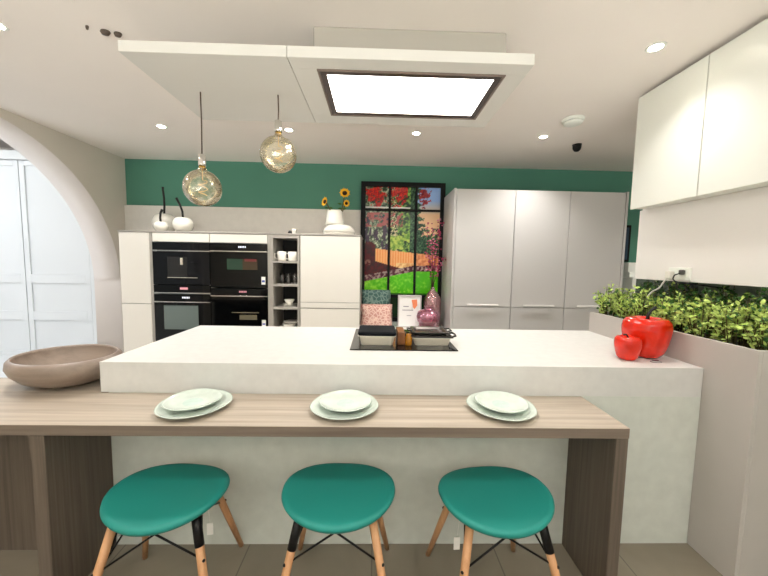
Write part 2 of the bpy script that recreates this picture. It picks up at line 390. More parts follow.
# open shelf unit
t = Thing('open_shelf_unit', (-.94, 3.7, 0), 'narrow grey open shelf unit holding cups beside the ovens', 'shelf unit'); L = t.loc
x0, x1 = -1.09, -.795; yb = WY-.045
c = MB(L).box(x0, x0+.022, FY, yb, 0, TZ-.004, .001).box(x1-.022, x1, FY, yb, 0, TZ-.004, .001).box(x0+.022, x1-.022, FY, yb, TZ-.035, TZ-.004, .001).box(x0+.022, x1-.022, FY, yb, 0, .45, .001)
c.build('carcass', M['carcass'], t)
MB(L).box(x0+.022, x1-.022, yb-.2, yb-.19, .45, TZ-.035, 0).build('back_panel', mat('shelf_back', (44, 40, 38), .6), t)
SH = [1.388, 1.145, .905, .665]
for z in SH: MB(L).box(x0+.022, x1-.022, FY+.004, yb-.2, z-.022, z, .001).build('shelf', M['carcass'], t)
cab('larder_cabinet', -.79, -.17, TZ, 'wide cream larder cabinet with doors right of the open shelves', [('door', .965, TZ-.006), ('door', .905, .96), ('door', .12, .895)], M['cream'], M['carcass'])
one('cabinet_top', MB((-1.4, 3.7, TZ)).box(-2.625, -.165, FY-.004, WY-.04, TZ, TZ+.016, .002), M['carcass'], 'long thin grey top panel over the oven cabinet run', 'cabinet top')

# cups in the shelves
def mug(x, y, z, label, s=1, gr='white cups on the open shelves'):
    t = Thing('mug', (x, y, z), label, 'mug', gr); L = t.loc
    MB(L).lathe([(0, 0), (.034*s, 0), (.038*s, .01), (.04*s, .085*s), (.037*s, .085*s), (.035*s, .012), (0, .01)], L, 24).build('body', M['ceramic'], t)
    MB(L).tube([(x-.038*s, y-.005, z+.07*s), (x-.06*s, y-.01, z+.065*s), (x-.064*s, y-.01, z+.04*s), (x-.055*s, y-.008, z+.02*s), (x-.036*s, y-.004, z+.018*s)], .005, 8).build('handle', M['ceramic'], t)
mug(-.995, FY+.07, SH[0], 'left white mug on the top open shelf', 1.15)
mug(-.885, FY+.07, SH[0], 'right white mug on the top open shelf', 1.15)
for x, lb in ((-.99, 'left clear tumbler on the second open shelf'), (-.93, 'middle clear tumbler on the second open shelf'), (-.865, 'right clear tumbler on the second open shelf')):
    one('tumbler', MB((x, FY+.08, SH[1])).lathe([(0, 0), (.022, 0), (.028, .11), (.026, .11), (.02, .006), (0, .006)], (x, FY+.08, SH[1]), 20), M['clear'], lb, 'glass', 'tumblers on the second open shelf')
for k in range(3):
    r = [.075, .07, .055][k]; z = SH[2]+[0, .012, .024][k]
    one(['saucer', 'saucer', 'bowl'][k], MB((-.925, FY+.09, z)).lathe([(0, 0), (r*.5, 0), (r, [.014, .014, .05][k]), (r*.96, [.016, .016, .052][k]), (r*.5, .005), (0, .005)], (-.925, FY+.09, z), 28), M['ceramic'], ['bottom white saucer on the third open shelf', 'upper white saucer on the third open shelf', 'white bowl on top of saucers on the third open shelf'][k], ['saucer', 'saucer', 'bowl'][k])
one('bowl', MB((-.93, FY+.1, SH[3])).lathe([(0, 0), (.035, 0), (.075, .055), (.072, .057), (.034, .006), (0, .006)], (-.93, FY+.1, SH[3]), 28), M['ceramic'], 'white bowl on the fourth open shelf', 'bowl')
one('saucer', MB((-.905, FY+.1, SH[3]+.058)).lathe([(0, 0), (.04, 0), (.085, .02), (.083, .023), (.04, .006), (0, .006)], (-.905, FY+.1, SH[3]+.058), 28), M['ceramic'], 'white saucer on the bowl on the fourth open shelf', 'saucer')

# ornaments on the cabinet tops
def cherry(x, y, r, sz, stem, label):
    z = TZ+.016
    t = Thing('ceramic_apple', (x, y, z), label, 'ornament', 'white ceramic apples on the cabinets'); L = t.loc
    n = 16; prof = []
    for i in range(n+1):
        a = PI*i/n; rr = r*math.sin(a)**.85 if 0 < i < n else 0
        zz = r*sz*(1-math.cos(a))
        if i > n-4: zz -= (i-(n-4))*.004*r/.1
        prof.append((rr, zz))
    MB(L).lathe(prof, L, 36).build('body', M['ceramic'], t)
    MB(L).tube([(x+a, y, z+2*r*sz-.02+b) for a, b in stem], [.011]*(len(stem)-1)+[.014], 10).build('stem', M['blackp'], t)
cherry(-2.41, 3.82, .122, .98, [(0, 0), (.005, .08), (.005, .17), (-.005, .27), (-.005, .3)], 'tall stemmed white ceramic apple standing at the back')
cherry(-2.085, 3.62, .102, .86, [(0, 0), (-.005, .07), (-.03, .14), (-.065, .21)], 'flattened white ceramic apple with curved black stem at the right')
cherry(-2.29, 3.57, .068, .85, [(0, 0), (-.005, .05), (.0, .1), (.02, .14)], 'smallest white ceramic apple in front of the tall one')
t = Thing('camera_ornament', (-.925, 3.6, TZ+.016), 'tiny white and black ornament on top of the open shelf unit', 'ornament'); L = t.loc
MB(L).box(-.915, -.87, 3.58, 3.62, L.z, L.z+.06, .008, 2).build('body', M['ceramic'], t)
MB(L).sphere((-.94, 3.6, L.z+.022), .022).build('lens', M['blackp'], t)
MB(L).box(-.935, -.85, 3.59, 3.61, L.z+.06, L.z+.066, .001).build('lid', M['steel'], t)
# white stack with sunflowers
z = TZ+.016; sx, sy = -.415, 3.64
def disc(r0, r1, h, z, name, label, cat, m=M['ceramic']):
    one(name, MB((sx, sy, z)).lathe([(0, 0), (r0, 0), (r1, h*.7), (r1, h), (r1*.96, h), (r1*.9, h-.004), (0, h-.004)], (sx, sy, z), 40), m, label, cat)
disc(.165, .172, .026, z, 'plate', 'bottom thick white plate of the stack on the larder', 'plate')
disc(.17, .178, .026, z+.0265, 'plate', 'second thick white plate of the stack on the larder', 'plate')
one('serving_bowl', MB((sx, sy, z+.053)).lathe([(0, 0), (.165, 0), (.17, .01), (.13, .055), (.1, .062), (0, .062)], (sx, sy, z+.053), 40), M['ceramic'], 'upturned white bowl under the sunflower pot on the larder', 'bowl')
px_, pz_ = -.465, z+.1155
one('flower_pot', MB((px_, sy, pz_)).lathe([(0, 0), (.098, 0), (.1, .02), (.084, .15), (.078, .15), (.09, .02), (0, .012)], (px_, sy, pz_), 32), M['ceramic'], 'white tapered pot holding sunflowers on the stacked plates', 'pot')
def sunflower(bx, hx, hz, r, face, label):
    t = Thing('sunflower', (bx, sy, pz_+.03), label, 'flower', 'sunflowers in the white pot'); L = t.loc
    hy = sy-.03; f = Vector(face).normalized(); c = Vector((hx, hy, hz))
    MB(L).tube([(bx, sy, pz_+.03), ((bx+hx)/2+.01, sy, (pz_+hz)/2+.05), c+(-f)*.01], .006, 8).build('stem', M['stem'], t)
    q = f.to_track_quat('Z', 'Y').to_matrix()
    m = MB(L)
    for k in range(18):
        a = 2*PI*k/18; rr = r*(1 if k % 2 else .88)
        P = lambda u, v, w: c+q @ Vector((u*math.cos(a)-v*math.sin(a), u*math.sin(a)+v*math.cos(a), w))
        a0 = [P(r*.3, -.2*r*.45, 0), P(r*.65, -.3*r*.55, .008), P(rr, 0, .012), P(r*.65, .3*r*.55, .008), P(r*.3, .2*r*.45, 0)]
        m.poly(a0); m.poly([p-q @ Vector((0, 0, .002)) for p in a0])
    m.build('petals', M['yellow'], t)
    b = MB(L); b.lathe([(0, .0), (r*.4, 0), (r*.42, .006), (r*.3, .014), (0, .016)], L, 20)
    for v in b.bm.verts: v.co = (c-L)+q @ v.co
    b.build('centre', M['brown'], t)
    lf = MB(L)
    for s_ in (-1, 1):
        p = Vector(((bx+hx)/2, sy, (pz_+hz)/2+.06)); lf.poly([p, p+Vector((s_*.02, -.02, .012)), p+Vector((s_*.05, -.02, .0)), p+Vector((s_*.02, .01, -.01))])
    lf.build('leaf', M['leafd'], t)
sunflower(-.42, -.355, 2.125, .062, (.1, -1, .35), 'open yellow sunflower standing highest in the pot')
sunflower(-.49, -.565, 2.03, .055, (-.75, -.7, .2), 'sunflower turned left, over the left rim of the pot')
sunflower(-.43, -.338, 2.02, .042, (.5, -.8, -.2), 'small drooping sunflower below the highest one')

# ------------------------------------------------------------------ window picture (garden print in a black window frame)
def srgb_lin(c): return (*lin([max(0, min(255, q)) for q in c]), 1)
def fb(x, y, s, seed=0): return noise.fractal(Vector((x*s, y*s, seed*7.3)), 1, 2, 4)
def lerp(a, b, t): t = max(0, min(1, t)); return tuple(p+(q-p)*t for p, q in zip(a, b))
def garden(U, V):
    n1 = fb(U, V, .11, 1); n2 = fb(U, V, .38, 2); n3 = fb(U, V*.8, .7, 3); n4 = fb(U*1.2, V*.35, .3, 5)
    g = lerp((22, 52, 26), (150, 196, 84), .45+n2*1.1+n3*.5)
    if U < 391:      # pale grey-green shrubs with dark trunks
        g = lerp((40, 58, 40), (206, 212, 176), .4+n2*1.0+n3*.7)
        if V > 216 and n4 > .12: g = lerp(g, (58, 38, 62), .85)
    elif U > 411:    # dark conifer
        g = lerp((16, 48, 34), (92, 140, 92), .38+n3*.9+n2*.4)
    elif V > 232 and n1 > -.05: g = lerp((196, 214, 96), (90, 140, 50), .4+n2)
    elif U < 399 and n3 > .1: g = (214, 196, 150)
    c = g
    te = 421+(V-214)*.22*(1 if V > 214 else 0)+n2*4+2.5*math.sin(V*.9)
    if V < 240 and U > te:
        c = lerp((150, 184, 236), (250, 206, 160), (V-200)/14)
        if V > 228 and n2 > -.1: c = g
    if V < 211:
        if n1*1.1+n2*.8+(199-V)*.03 > .04 and U < 408: c = lerp((226, 44, 26), (120, 20, 34), .35+n3*1.4)
        if (U-425)**2/34+(V-197)**2/80 < .9+n2*1.6: c = lerp((110, 18, 48), (206, 60, 50), .4+n3)
    if U < 404 and 213 < V < 227 and n2+n1 > .12: c = (176, 84, 80)
    if 206.8 < V < 208.6 and U < 411: c = (244, 240, 232)
    topf = 249+(U-378)*.1; botf = 262+(U-378)*.27
    if U > 377 and topf < V < botf+6:
        c = lerp((242, 150, 82), (255, 190, 124), .5+.5*math.sin(U*2.4)+n3*.2)
        if U > 398 and V > 263: c = lerp((255, 216, 150), (220, 150, 90), .35+n2)
        if U > 418: c = lerp((220, 130, 84), (255, 180, 120), .4+n2)
    if (377 < U < 420 and V > botf) or (U <= 377 and V > 243+n2*4): c = lerp((96, 18, 22), (60, 26, 26), .5+n2)
    if U < 372 and 258 < V < 266 and n2 > 0: c = (150, 96, 80)
    lawn = 283-(U-364)*.22 if U < 415 else 272-(U-415)*.05
    if lawn-6 < V < lawn: c = lerp((176, 150, 140), (82, 34, 46), .5+n2*2.2)
    if V > lawn: c = lerp((84, 196, 20), (176, 240, 70), .35+n2*.7+(380-U)*.01)
    if V > 294: c = lerp((58, 128, 30), (22, 52, 24), (V-294)/6+n2*.4)
    return c
PX0, PX1, PZ0, PZ1 = -.195, .80, .675, 2.335; PY = 3.965
t = Thing('window_picture', ((PX0+PX1)/2, PY, PZ0), 'tall black window frame with a printed garden view behind its bars', 'picture'); L = t.loc
def print_panel():
    nx, nz = 130, 210; bm = bmesh.new(); vs = []
    cl = bm.loops.layers.color.new('print') if False else None
    for j in range(nz+1):
        row = []
        for i in range(nx+1):
            row.append(bm.verts.new((PX0+.03+(PX1-PX0-.06)*i/nx-L.x, .008, (PZ0+.03+(PZ1-PZ0-.06)*j/nz)-L.z)))
        vs.append(row)
    for j in range(nz):
        for i in range(nx): bm.faces.new((vs[j][i], vs[j][i+1], vs[j+1][i+1], vs[j+1][i]))
    m = MB(); m.bm.free(); m.bm = bm
    mt = bpy.data.materials.new('garden_print'); mt.use_nodes = True; nt = mt.node_tree; b = nt.nodes['Principled BSDF']; b.inputs['Roughness'].default_value = .25
    at = nt.nodes.new('ShaderNodeAttribute'); at.attribute_name = 'print'; nt.links.new(at.outputs['Color'], b.inputs['Base Color'])
    nt.links.new(at.outputs['Color'], b.inputs['Emission Color']); b.inputs['Emission Strength'].default_value = .0
    o = m.build('garden_print', mt, t)
    ca = o.data.color_attributes.new('print', 'FLOAT_COLOR', 'POINT')
    for k, v in enumerate(o.data.vertices):
        U = 362+(v.co.x+L.x-PX0)/(PX1-PX0)*83; V = 183+(PZ1-(v.co.z+L.z))*84.5
        ca.data[k].color = srgb_lin(garden(U, V))
    return o
print_panel()
MB(L).box(PX0+.01, PX1-.01, PY+.012, PY+.025, PZ0+.01, PZ1-.01, 0).build('backing_board', M['blackp'], t)
fr = MB(L); w = .052
fr.box(PX0, PX0+w, PY-.03, PY+.026, PZ0, PZ1, .003).box(PX1-w, PX1, PY-.03, PY+.026, PZ0, PZ1, .003).box(PX0+w, PX1-w, PY-.03, PY+.026, PZ1-w, PZ1, .003).box(PX0+w, PX1-w, PY-.03, PY+.026, PZ0, PZ0+w, .003)
fr.build('frame', M['frame'], t)
for x in (.145, .461): MB(L).box(x-.013, x+.013, PY-.02, PY+.007, PZ0+w, PZ1-w, .002).build('glazing_bar', M['frame'], t)
for z_, h_ in ((2.012, .012), (.985, .018)): 
    for a, b in ((PX0+w, .132), (.158, .448), (.474, PX1-w)): MB(L).box(a, b, PY-.02, PY+.007, z_-h_, z_+h_, .002).build('glazing_bar', M['frame'], t)
# low cabinet below it
cab('base_cabinet', -.165, .775, .635, 'low cream base cabinet under the garden window picture', [('door', .1, .63)], M['cream'], M['carcass'], y=FY+.01)
one('worktop', MB((.3, 3.7, .635)).box(-.165, .775, FY-.005, WY-.005, .636, .672, .002), M['quartz'], 'white worktop shelf under the garden window picture', 'worktop')
CZ = .672
def pillow(x0, x1, y, z0, h, tilt, m, label, rz=0):
    t = Thing('cushion', ((x0+x1)/2, y, z0), label, 'cushion', None, rz); w = x1-x0; n = 16
    mb = MB(); V = {}
    for s_ in (1, -1):
        for i in range(n+1):
            for j in range(n+1):
                a, b = i/n*2-1, j/n*2-1
                th = .055*((1-a**4)*(1-b**4))**.5
                px, pz = a*w/2*(1-.04*(1-abs(b))), (b*.5+.5)*h
                V[s_, i, j] = mb.bm.verts.new((px, s_*-th+tilt*pz, pz*math.cos(tilt)))
    for s_ in (1, -1):
        for i in range(n):
            for j in range(n): mb.bm.faces.new((V[s_, i, j], V[s_, i+1, j], V[s_, i+1, j+1], V[s_, i, j+1])).smooth = True
    bmesh.ops.remove_doubles(mb.bm, verts=mb.bm.verts[:], dist=1e-4)
    mb.build('cover', m, t)
    p = MB().tube([(-w/2, tilt*0, 0), (-w/2, tilt*h, h*math.cos(tilt)), (w/2, tilt*h, h*math.cos(tilt)), (w/2, 0, 0), (-w/2, 0, 0)], .004, 6); p.build('piping', m, t)
pillow(-.185+.02, .18, 3.6, CZ+.005, .25, .22, M['fabpink'], 'pink leaf patterned cushion in front of the green one')
pillow(-.175+.01, .165, 3.76, CZ+.005, .40, .25, M['fabgreen'], 'grey green leaf patterned cushion behind the pink one')
# certificate
t = Thing('photo_frame', (.375, 3.62, CZ), 'small grey framed certificate with an orange badge', 'frame'); L = t.loc
ca, cb, cz0, cz1 = .245, .505, CZ, CZ+.36
MB(L).box(ca, cb, 3.62, 3.635, cz0, cz1, .002).build('backing', M['carcass'], t)
f = MB(L)
for a in ((ca, ca+.014, cz0, cz1), (cb-.014, cb, cz0, cz1), (ca+.014, cb-.014, cz0, cz0+.014), (ca+.014, cb-.014, cz1-.014, cz1)): f.box(a[0], a[1], 3.606, 3.6195, a[2], a[3], .002)
f.build('frame', M['grey'], t)
pp = MB(L).box(ca+.014, cb-.014, 3.6155, 3.619, cz0+.014, cz1-.014, 0).build('certificate', M['paper'], t)
MB(L).box(ca+.06, ca+.12, 3.6145, 3.6152, cz1-.13, cz1-.12, 0).box(ca+.05, ca+.17, 3.6145, 3.6152, cz0+.19, cz0+.198, 0).box(ca+.1, ca+.15, 3.6145, 3.6152, cz0+.13, cz0+.136, 0).build('text_lines', M['ink'], pp)
b = MB(L)
b.poly([(ca+.15, 3.6145, cz1-.05), (ca+.21, 3.6145, cz1-.045), (ca+.215, 3.6145, cz1-.11), (ca+.185, 3.6145, cz1-.155), (ca+.165, 3.6145, cz1-.13), (ca+.16, 3.6145, cz1-.09)]); b.build('badge', M['orange'], pp)
MB(L).box(.365, .385, 3.636, 3.72, CZ, CZ+.005, .001).tube([(.375, 3.636, CZ+.2), (.375, 3.715, CZ+.004)], .006, 6).build('stand', M['carcass'], t)
# vases
one('bottle_vase', MB((.64, 3.695, CZ)).lathe([(0, 0), (.085, 0), (.098, .02), (.1, .27), (.088, .33), (.055, .385), (.026, .42), (.022, .44), (.026, .448), (.018, .442), (.02, .42), (.05, .378), (.083, .325), (.095, .27), (.093, .02), (0, .008)], (.64, 3.695, CZ), 40, fn=lambda a, r, z: 1+.015*math.cos(14*a)), M['pinkglass2'], 'tall dusky pink glass bottle vase holding blossom', 'vase')
one('round_vase', MB((.560, 3.455, CZ)).lathe([(0, 0), (.075, 0), (.09, .02), (.1, .09), (.115, .1), (.125, .15), (.11, .205), (.07, .225), (.04, .23), (.036, .25), (.05, .268), (.046, .27), (.032, .25), (.036, .222), (.07, .216), (.104, .2), (.118, .15), (.11, .105), (.09, .09), (.08, .025), (0, .01)], (.560, 3.455, CZ), 40), M['pinkglass'], 'squat round pink glass vase in front of the bottle vase', 'vase')
t = Thing('blossom_branch', (.63, 3.68, CZ+.3), 'spray of dark pink blossom standing in the bottle vase', 'flowers'); L = t.loc
bt = MB(L); bl = MB(L); bl2 = MB(L); rnd = random.Random(3)
for k in range(9):
    ex, ez, ey = rnd.uniform(.50, .78), rnd.uniform(1.42, 1.9), rnd.uniform(3.5, 3.72)
    pts = [Vector((.63, 3.68, CZ+.3)), Vector((.63+(ex-.63)*.15, 3.68, CZ+.5)), Vector((.63+(ex-.63)*.6, (3.68+ey)/2, (CZ+.5+ez)/2)), Vector((ex, ey, ez))]
    bt.tube(pts, [.003, .003, .0022, .001], 5)
    for q in range(26):
        f_ = rnd.uniform(.25, 1); a = pts[1].lerp(pts[3], f_)+Vector((rnd.gauss(0, .018), rnd.gauss(0, .02), rnd.gauss(0, .02)))
        r_ = rnd.uniform(.006, .014)
        tgt = bl if rnd.random() < .75 else bl2
        tgt.sphere(a, r_, 1, 1, .7, 6)
bt.build('twigs', M['brown'], t)
o = bl.build('dark_blossom', M['blossom'], t); o['kind'] = 'stuff'
o = bl2.build('pale_blossom', M['pale'], t); o['kind'] = 'stuff'

# ------------------------------------------------------------------ tall grey cabinets
GX = [.81, 1.424, 1.997, 2.58]
dl = ['left tall grey cabinet beside the window picture', 'middle tall grey cabinet of the three', 'right tall grey cabinet above the planter foliage']
for i in range(3):
    cab('tall_cabinet', GX[i]+(.0 if i else .0), GX[i+1], 2.16, dl[i], [('door', .945, 2.157), ('drawer', .50, .938), ('drawer', .1, .494)], M['grey'], M['grey'], handles={'door': .957}, group='tall grey cabinets', yb=WY-.005)
one('end_panel', MB((.798, 3.7, 0)).box(.787, .808, FY-.003, WY-.004, 0, 2.165, .001), M['grey'], 'grey side panel at the left end of the tall cabinets', 'end panel')
one('end_panel', MB((2.595, 3.7, 0)).box(2.582, 2.606, FY-.003, WY-.004, 0, 2.165, .001), M['grey'], 'grey side panel at the right end of the tall cabinets', 'end panel')
# things beyond, right
t = Thing('wall_mirror', (2.9, WY-.03, 1.45), 'narrow dark framed panel on the green wall behind the tall cabinets', 'picture'); L = t.loc
MB(L).box(2.75, 3.12, WY-.03, WY-.004, 1.45, 1.9, .003).build('frame', M['frame'], t)
MB(L).box(2.78, 3.09, WY-.034, WY-.0305, 1.48, 1.87, 0).build('glass', mat('slate_blue', (40, 60, 80), .3), t)
t = Thing('white_cupboard', (3.1, 3.7, 0), 'white cupboard standing behind the right end of the tall cabinets', 'cupboard'); L = t.loc
MB(L).box(2.86, 3.17, 3.6, WY-.02, 0, 1.27, .004).build('body', M['white'], t)
one('white_box', MB((3.04, 3.8, 1.27)).box(2.9, 3.12, 3.7, 3.98, 1.271, 1.33, .004), M['white'], 'lower white box on the white cupboard', 'box')
one('white_box', MB((2.98, 3.8, 1.331)).box(2.88, 3.05, 3.7, 3.98, 1.331, 1.44, .004), M['white'], 'upper white box on the white cupboard', 'box')

# ------------------------------------------------------------------ island
IX0, IX1, IY0, IY1 = -1.282, 1.598, 1.523, 2.398
t = Thing('kitchen_island', (.16, 1.96, 0), 'large white stone kitchen island with thick worktop and waterfall front', 'kitchen island'); L = t.loc
MB(L).box(IX0, IX1, IY0, IY1, .766, .91, .0012, 1).build('worktop', M['quartz'], t)
MB(L).box(IX0+.035, IX1, IY0, IY1-.02, 0, .766, .001).build('base', M['quartz_front'], t)
# breakfast bar
t = Thing('breakfast_bar', (-.4, 1.4, 0), 'wood breakfast bar with square end panels along the island front', 'breakfast bar'); L = t.loc
bt = MB(L).box(-2.6, 1.003, 1.2142, IY0-.001, .7225, .7648, .0015).box(-2.6, IX0-.002, IY0-.001, 1.70, .7225, .7648, .0015)
o = bt.build('bar_top', [M['barwood_x'], M['barwood_e']], t)
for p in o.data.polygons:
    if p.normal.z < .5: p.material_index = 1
MB(L).box(.953, 1.002, 1.216, IY0-.001, 0, .722, .0015).build('end_panel', M['barwood_z'], t)
MB(L).box(-1.297, -1.243, 1.216, IY0-.001, 0, .722, .0015).build('end_panel', M['barwood_z'], t)
MB(L).box(-2.6, -1.298, IY0-.03, IY0-.001, 0, .722, .0015).build('back_panel', M['barwood_z'], t)

# plates
for i, (x, y) in enumerate(((-.764, 1.372), (-.128, 1.372), (.552, 1.374))):
    w = ['left', 'middle', 'right'][i]
    R = .145
    for k in range(2):
        r = R if k == 0 else .112; z0 = .7652 if k == 0 else .7652+.0135
        yy = y + (0 if k == 0 else .008); xx = x+(0 if k == 0 else [-.012, .004, .004][i])
        t = Thing('dinner_plate' if k == 0 else 'side_plate', (xx, yy, z0), ('large pale green plate under the smaller one, %s setting' if k == 0 else 'small pale green plate on top of the large one, %s setting') % {'left': 'leftmost', 'middle': 'middle', 'right': 'rightmost'}[w], 'plate', 'pale green plates on the breakfast bar'); L = t.loc
        fn = lambda a, rr, z, s=i*3+k: 1+.012*math.sin(3*a+s)+.006*math.sin(7*a+s)
        MB(L).lathe([(0, 0), (r*.62, 0), (r*.72, .004), (r*.97, .017), (r, .0205), (r*.985, .0225), (r*.94, .019), (r*.7, .0095), (r*.55, .0068), (r*.35, .0066)], L, 56, fn=fn).build('rim', M['plate'], t)
        MB(L).lathe([(r*.36, .0066), (r*.2, .0066), (0, .0066)], L, 40).build('centre', M['plate_c'], t)

# bowl on the bar
def wooden_bowl():
    c = Vector((-1.548, 1.655, .765)); 
    t = Thing('wooden_bowl', c, 'large oval brown wooden bowl on the bar left of the island', 'bowl'); L = t.loc
    prof = [(0, 0), (.40, 0), (.52, .003), (.84, .03), (1.01, .066), (1.07, .095), (1.05, .122), (.985, .136), (.955, .136), (.945, .125), (.93, .105), (.78, .045), (.5, .022), (0, .018)]
    m = MB(L); m.lathe([(r*.217, z*1.05) for r, z in prof], L+Vector((0, 0, 0)), 64, 1.05, .90, rot=math.radians(-16), fn=lambda a, r, z: 1+.02*math.cos(2*a)+.01*math.cos(3*a+1))
    m.build('body', M['bowlwood'], t)
wooden_bowl()

# hob and dishes
t = Thing('hob', (.16, 2.05, .911), 'black glass induction hob set into the white island top', 'hob'); L = t.loc
MB(L).box(-.14, .46, 1.77, 2.32, .911, .917, .002).build('glass', M['hob'], t)
m = MB(L)
for cx, cy in ((.0, 1.92), (.0, 2.17), (.32, 1.92), (.32, 2.17)):
    m.lathe([(.088, 0), (.09, 0), (.09, .0003), (.088, .0003)], (cx, cy, .9171), 40, closed=True)
m.build('zone_marks', M['ink'], t)
def rect_dish(m, cx, cy, z0, w, d, h, wall=.006, flare=.012):
    """open rectangular dish with rounded corners"""
    def ring(w_, d_, z, r=.02):
        pts = []
        for sx_, sy_, a0 in ((1, 1, 0), (-1, 1, 90), (-1, -1, 180), (1, -1, 270)):
            for q in range(5):
                a = math.radians(a0+q*22.5); pts.append(Vector((cx+sx_*(w_-r)+r*math.cos(a), cy+sy_*(d_-r)+r*math.sin(a), z))-m.off)
        return [m.bm.verts.new(p) for p in pts]
    R = [ring(w/2-flare, d/2-flare, z0), ring(w/2, d/2, z0+h), ring(w/2+.008, d/2+.008, z0+h), ring(w/2+.008, d/2+.008, z0+h+.003), ring(w/2-wall, d/2-wall, z0+h+.003), ring(w/2-flare-wall, d/2-flare-wall, z0+wall)]
    for a, b in zip(R, R[1:]):
        n = len(a)
        for k in range(n): m.bm.faces.new((a[k], a[(k+1) % n], b[(k+1) % n], b[k]))
    m.bm.faces.new(R[0][::-1]); m.bm.faces.new(R[-1])
HZ = .9178
t = Thing('baking_dish', (.0, 1.93, HZ), 'steel baking dish with a black lid at the left of the hob', 'dish'); L = t.loc
m = MB(L); rect_dish(m, .01, 1.94, HZ, .205, .19, .054); m.build('dish', M['steel'], t)
MB(L).box(-.1, .12, 1.835, 2.045, HZ+.0575, HZ+.082, .012, 3).build('lid', mat('matt_black_lid', (10, 12, 18), .75, spec=.2), t)
t = Thing('roasting_pan', (.33, 1.95, HZ), 'steel roasting pan with side handles at the right of the hob', 'pan'); L = t.loc
m = MB(L); rect_dish(m, .33, 1.95, HZ, .22, .19, .044); m.build('pan', M['steel'], t)
for s_ in (-1, 1): MB(L).tube([(.33+s_*.112, 1.90, HZ+.044), (.33+s_*.145, 1.905, HZ+.049), (.33+s_*.15, 1.95, HZ+.05), (.33+s_*.145, 1.995, HZ+.049), (.33+s_*.112, 2.0, HZ+.044)], .006, 8).build('handle', M['blackm'], t)
MB(L).box(.21, .45, 1.845, 2.055, HZ+.0473, HZ+.056, .004, 2).build('lid', mat('smoked_lid', (70, 66, 64), .15, metal=.6), t)
t = Thing('griddle_tray', (.32, 1.96, HZ+.0563), 'grey tray with handles stacked on top of the roasting pan', 'tray'); L = t.loc
m = MB(L); rect_dish(m, .325, 1.97, HZ+.0563, .2, .17, .014); m.build('tray', mat('tray_grey', (98, 92, 90), .25, metal=.7), t)
for s_ in (-1, 1): MB(L).tube([(.325+s_*.1, 1.93, HZ+.07), (.325+s_*.13, 1.935, HZ+.074), (.325+s_*.13, 2.0, HZ+.074), (.325+s_*.1, 2.005, HZ+.07)], .005, 8).build('handle', M['blackm'], t)
one('wooden_block', MB((.16, 1.95, HZ)).box(.128, .172, 1.87, 2.03, HZ, HZ+.075, .004, 2), mat('oiled_wood', (128, 78, 38), .4, noise_amt=.3, nscale=30), 'small brown wooden block between the two dishes', 'block')
one('spice_jar', MB((.193, 1.9, HZ)).lathe([(0, 0), (.018, 0), (.02, .004), (.02, .045), (.014, .055), (.015, .065), (0, .065)], (.193, 1.875, HZ), 20), M['amber'], 'small amber jar beside the brown wooden block', 'jar')

# peppers
def pepper(x, y, r, h, rot, label, stem_pts):
    t = Thing('ceramic_pepper', (x, y, .9105), label, 'ornament', None, 0); L = t.loc
    ex = [(0, .02), (.35, 0), (.6, .02), (.76, .12), (.88, .32), (.97, .56), (1.0, .74), (.96, .88), (.82, .98), (.6, 1.0), (.35, .95), (.15, .9), (0, .885)]
    pf = []
    for i in range(len(ex)-1):
        for q in range(3):
            f_ = q/3; pf.append((r*(ex[i][0]*(1-f_)+ex[i+1][0]*f_), h*(ex[i][1]*(1-f_)+ex[i+1][1]*f_)))
    pf.append((0, h*.885))
    m = MB(L).lathe(pf, L, 64, fn=lambda a, rr, z: 1+.035*math.cos(4*(a+rot)))
    bo = m.build('body', M['red'], t)
    md = bo.modifiers.new('sub', 'SUBSURF'); md.levels = 1; md.render_levels = 1
    zt = .9105+h*.885
    MB(L).tube([(x+a*r, y, zt-.005+b*h) for a, b in stem_pts], [r*.11, r*.07, r*.06, r*.08][:len(stem_pts)], 10).build('stem', M['blackp'], t)
pepper(1.474, 1.73, .112, .212, .3, 'large glossy red ceramic pepper on the island corner', [(0, 0), (.02, .18), (.15, .32), (.38, .40)])
pepper(1.322, 1.662, .059, .122, .8, 'small glossy red ceramic pepper in front of the large one', [(0, 0), (-.02, .14), (-.2, .24), (-.42, .22)])
t = Thing('tag_loop', (1.44, 1.62, .911), 'clear tag on a thin loop beside the large red pepper', 'tag'); L = t.loc
MB(L).tube([(1.44+.028*math.cos(a), 1.615+.016*math.sin(a), .9125) for a in [2*PI*k/20 for k in range(21)]], .0014, 6).build('loop', M['ink'], t)
MB(L).box(1.445, 1.475, 1.635, 1.65, .911, .9125, .0004).build('tag', M['clear'], t)

# ------------------------------------------------------------------ planter and plants
t = Thing('planter', (1.85, 1.85, 0), 'long grey planter trough standing against the right end of the island', 'planter'); L = t.loc
PYN, PYF, PT, PXR = 1.306, 2.397, 1.055, 2.1
MB(L).box(1.600, 1.618, PYN, PYF, 0, PT, .0015).box(PXR-.018, PXR, PYN, PYF, 0, PT, .0015).box(1.618, PXR-.018, PYN, PYN+.018, 0, PT, .0015).box(1.618, PXR-.018, PYF-.018, PYF, 0, PT, .0015).box(1.618, PXR-.018, PYN+.018, PYF-.018, 0, .9, 0).build('trough', M['planter'], t)
MB(L).box(1.619, PXR-.019, PYN+.019, PYF-.019, .9, PT-.03, 0).build('soil', mat('soil', (40, 32, 24), .95, noise_amt=.4, nscale=60), t)
t = Thing('splashback', (RX-.01, 1.5, 0), 'dark glossy splashback behind the planter foliage', 'splashback'); L = t.loc
MB(L).box(RX-.012, RX-.001, 2.102, 2.615, 0, 1.308, .001).build('dark_glass', M['splash'], t)
MB(L).box(RX-.012, RX-.001, .4, 2.10, 0, 1.308, .001).build('pale_glass', M['splash2'], t)
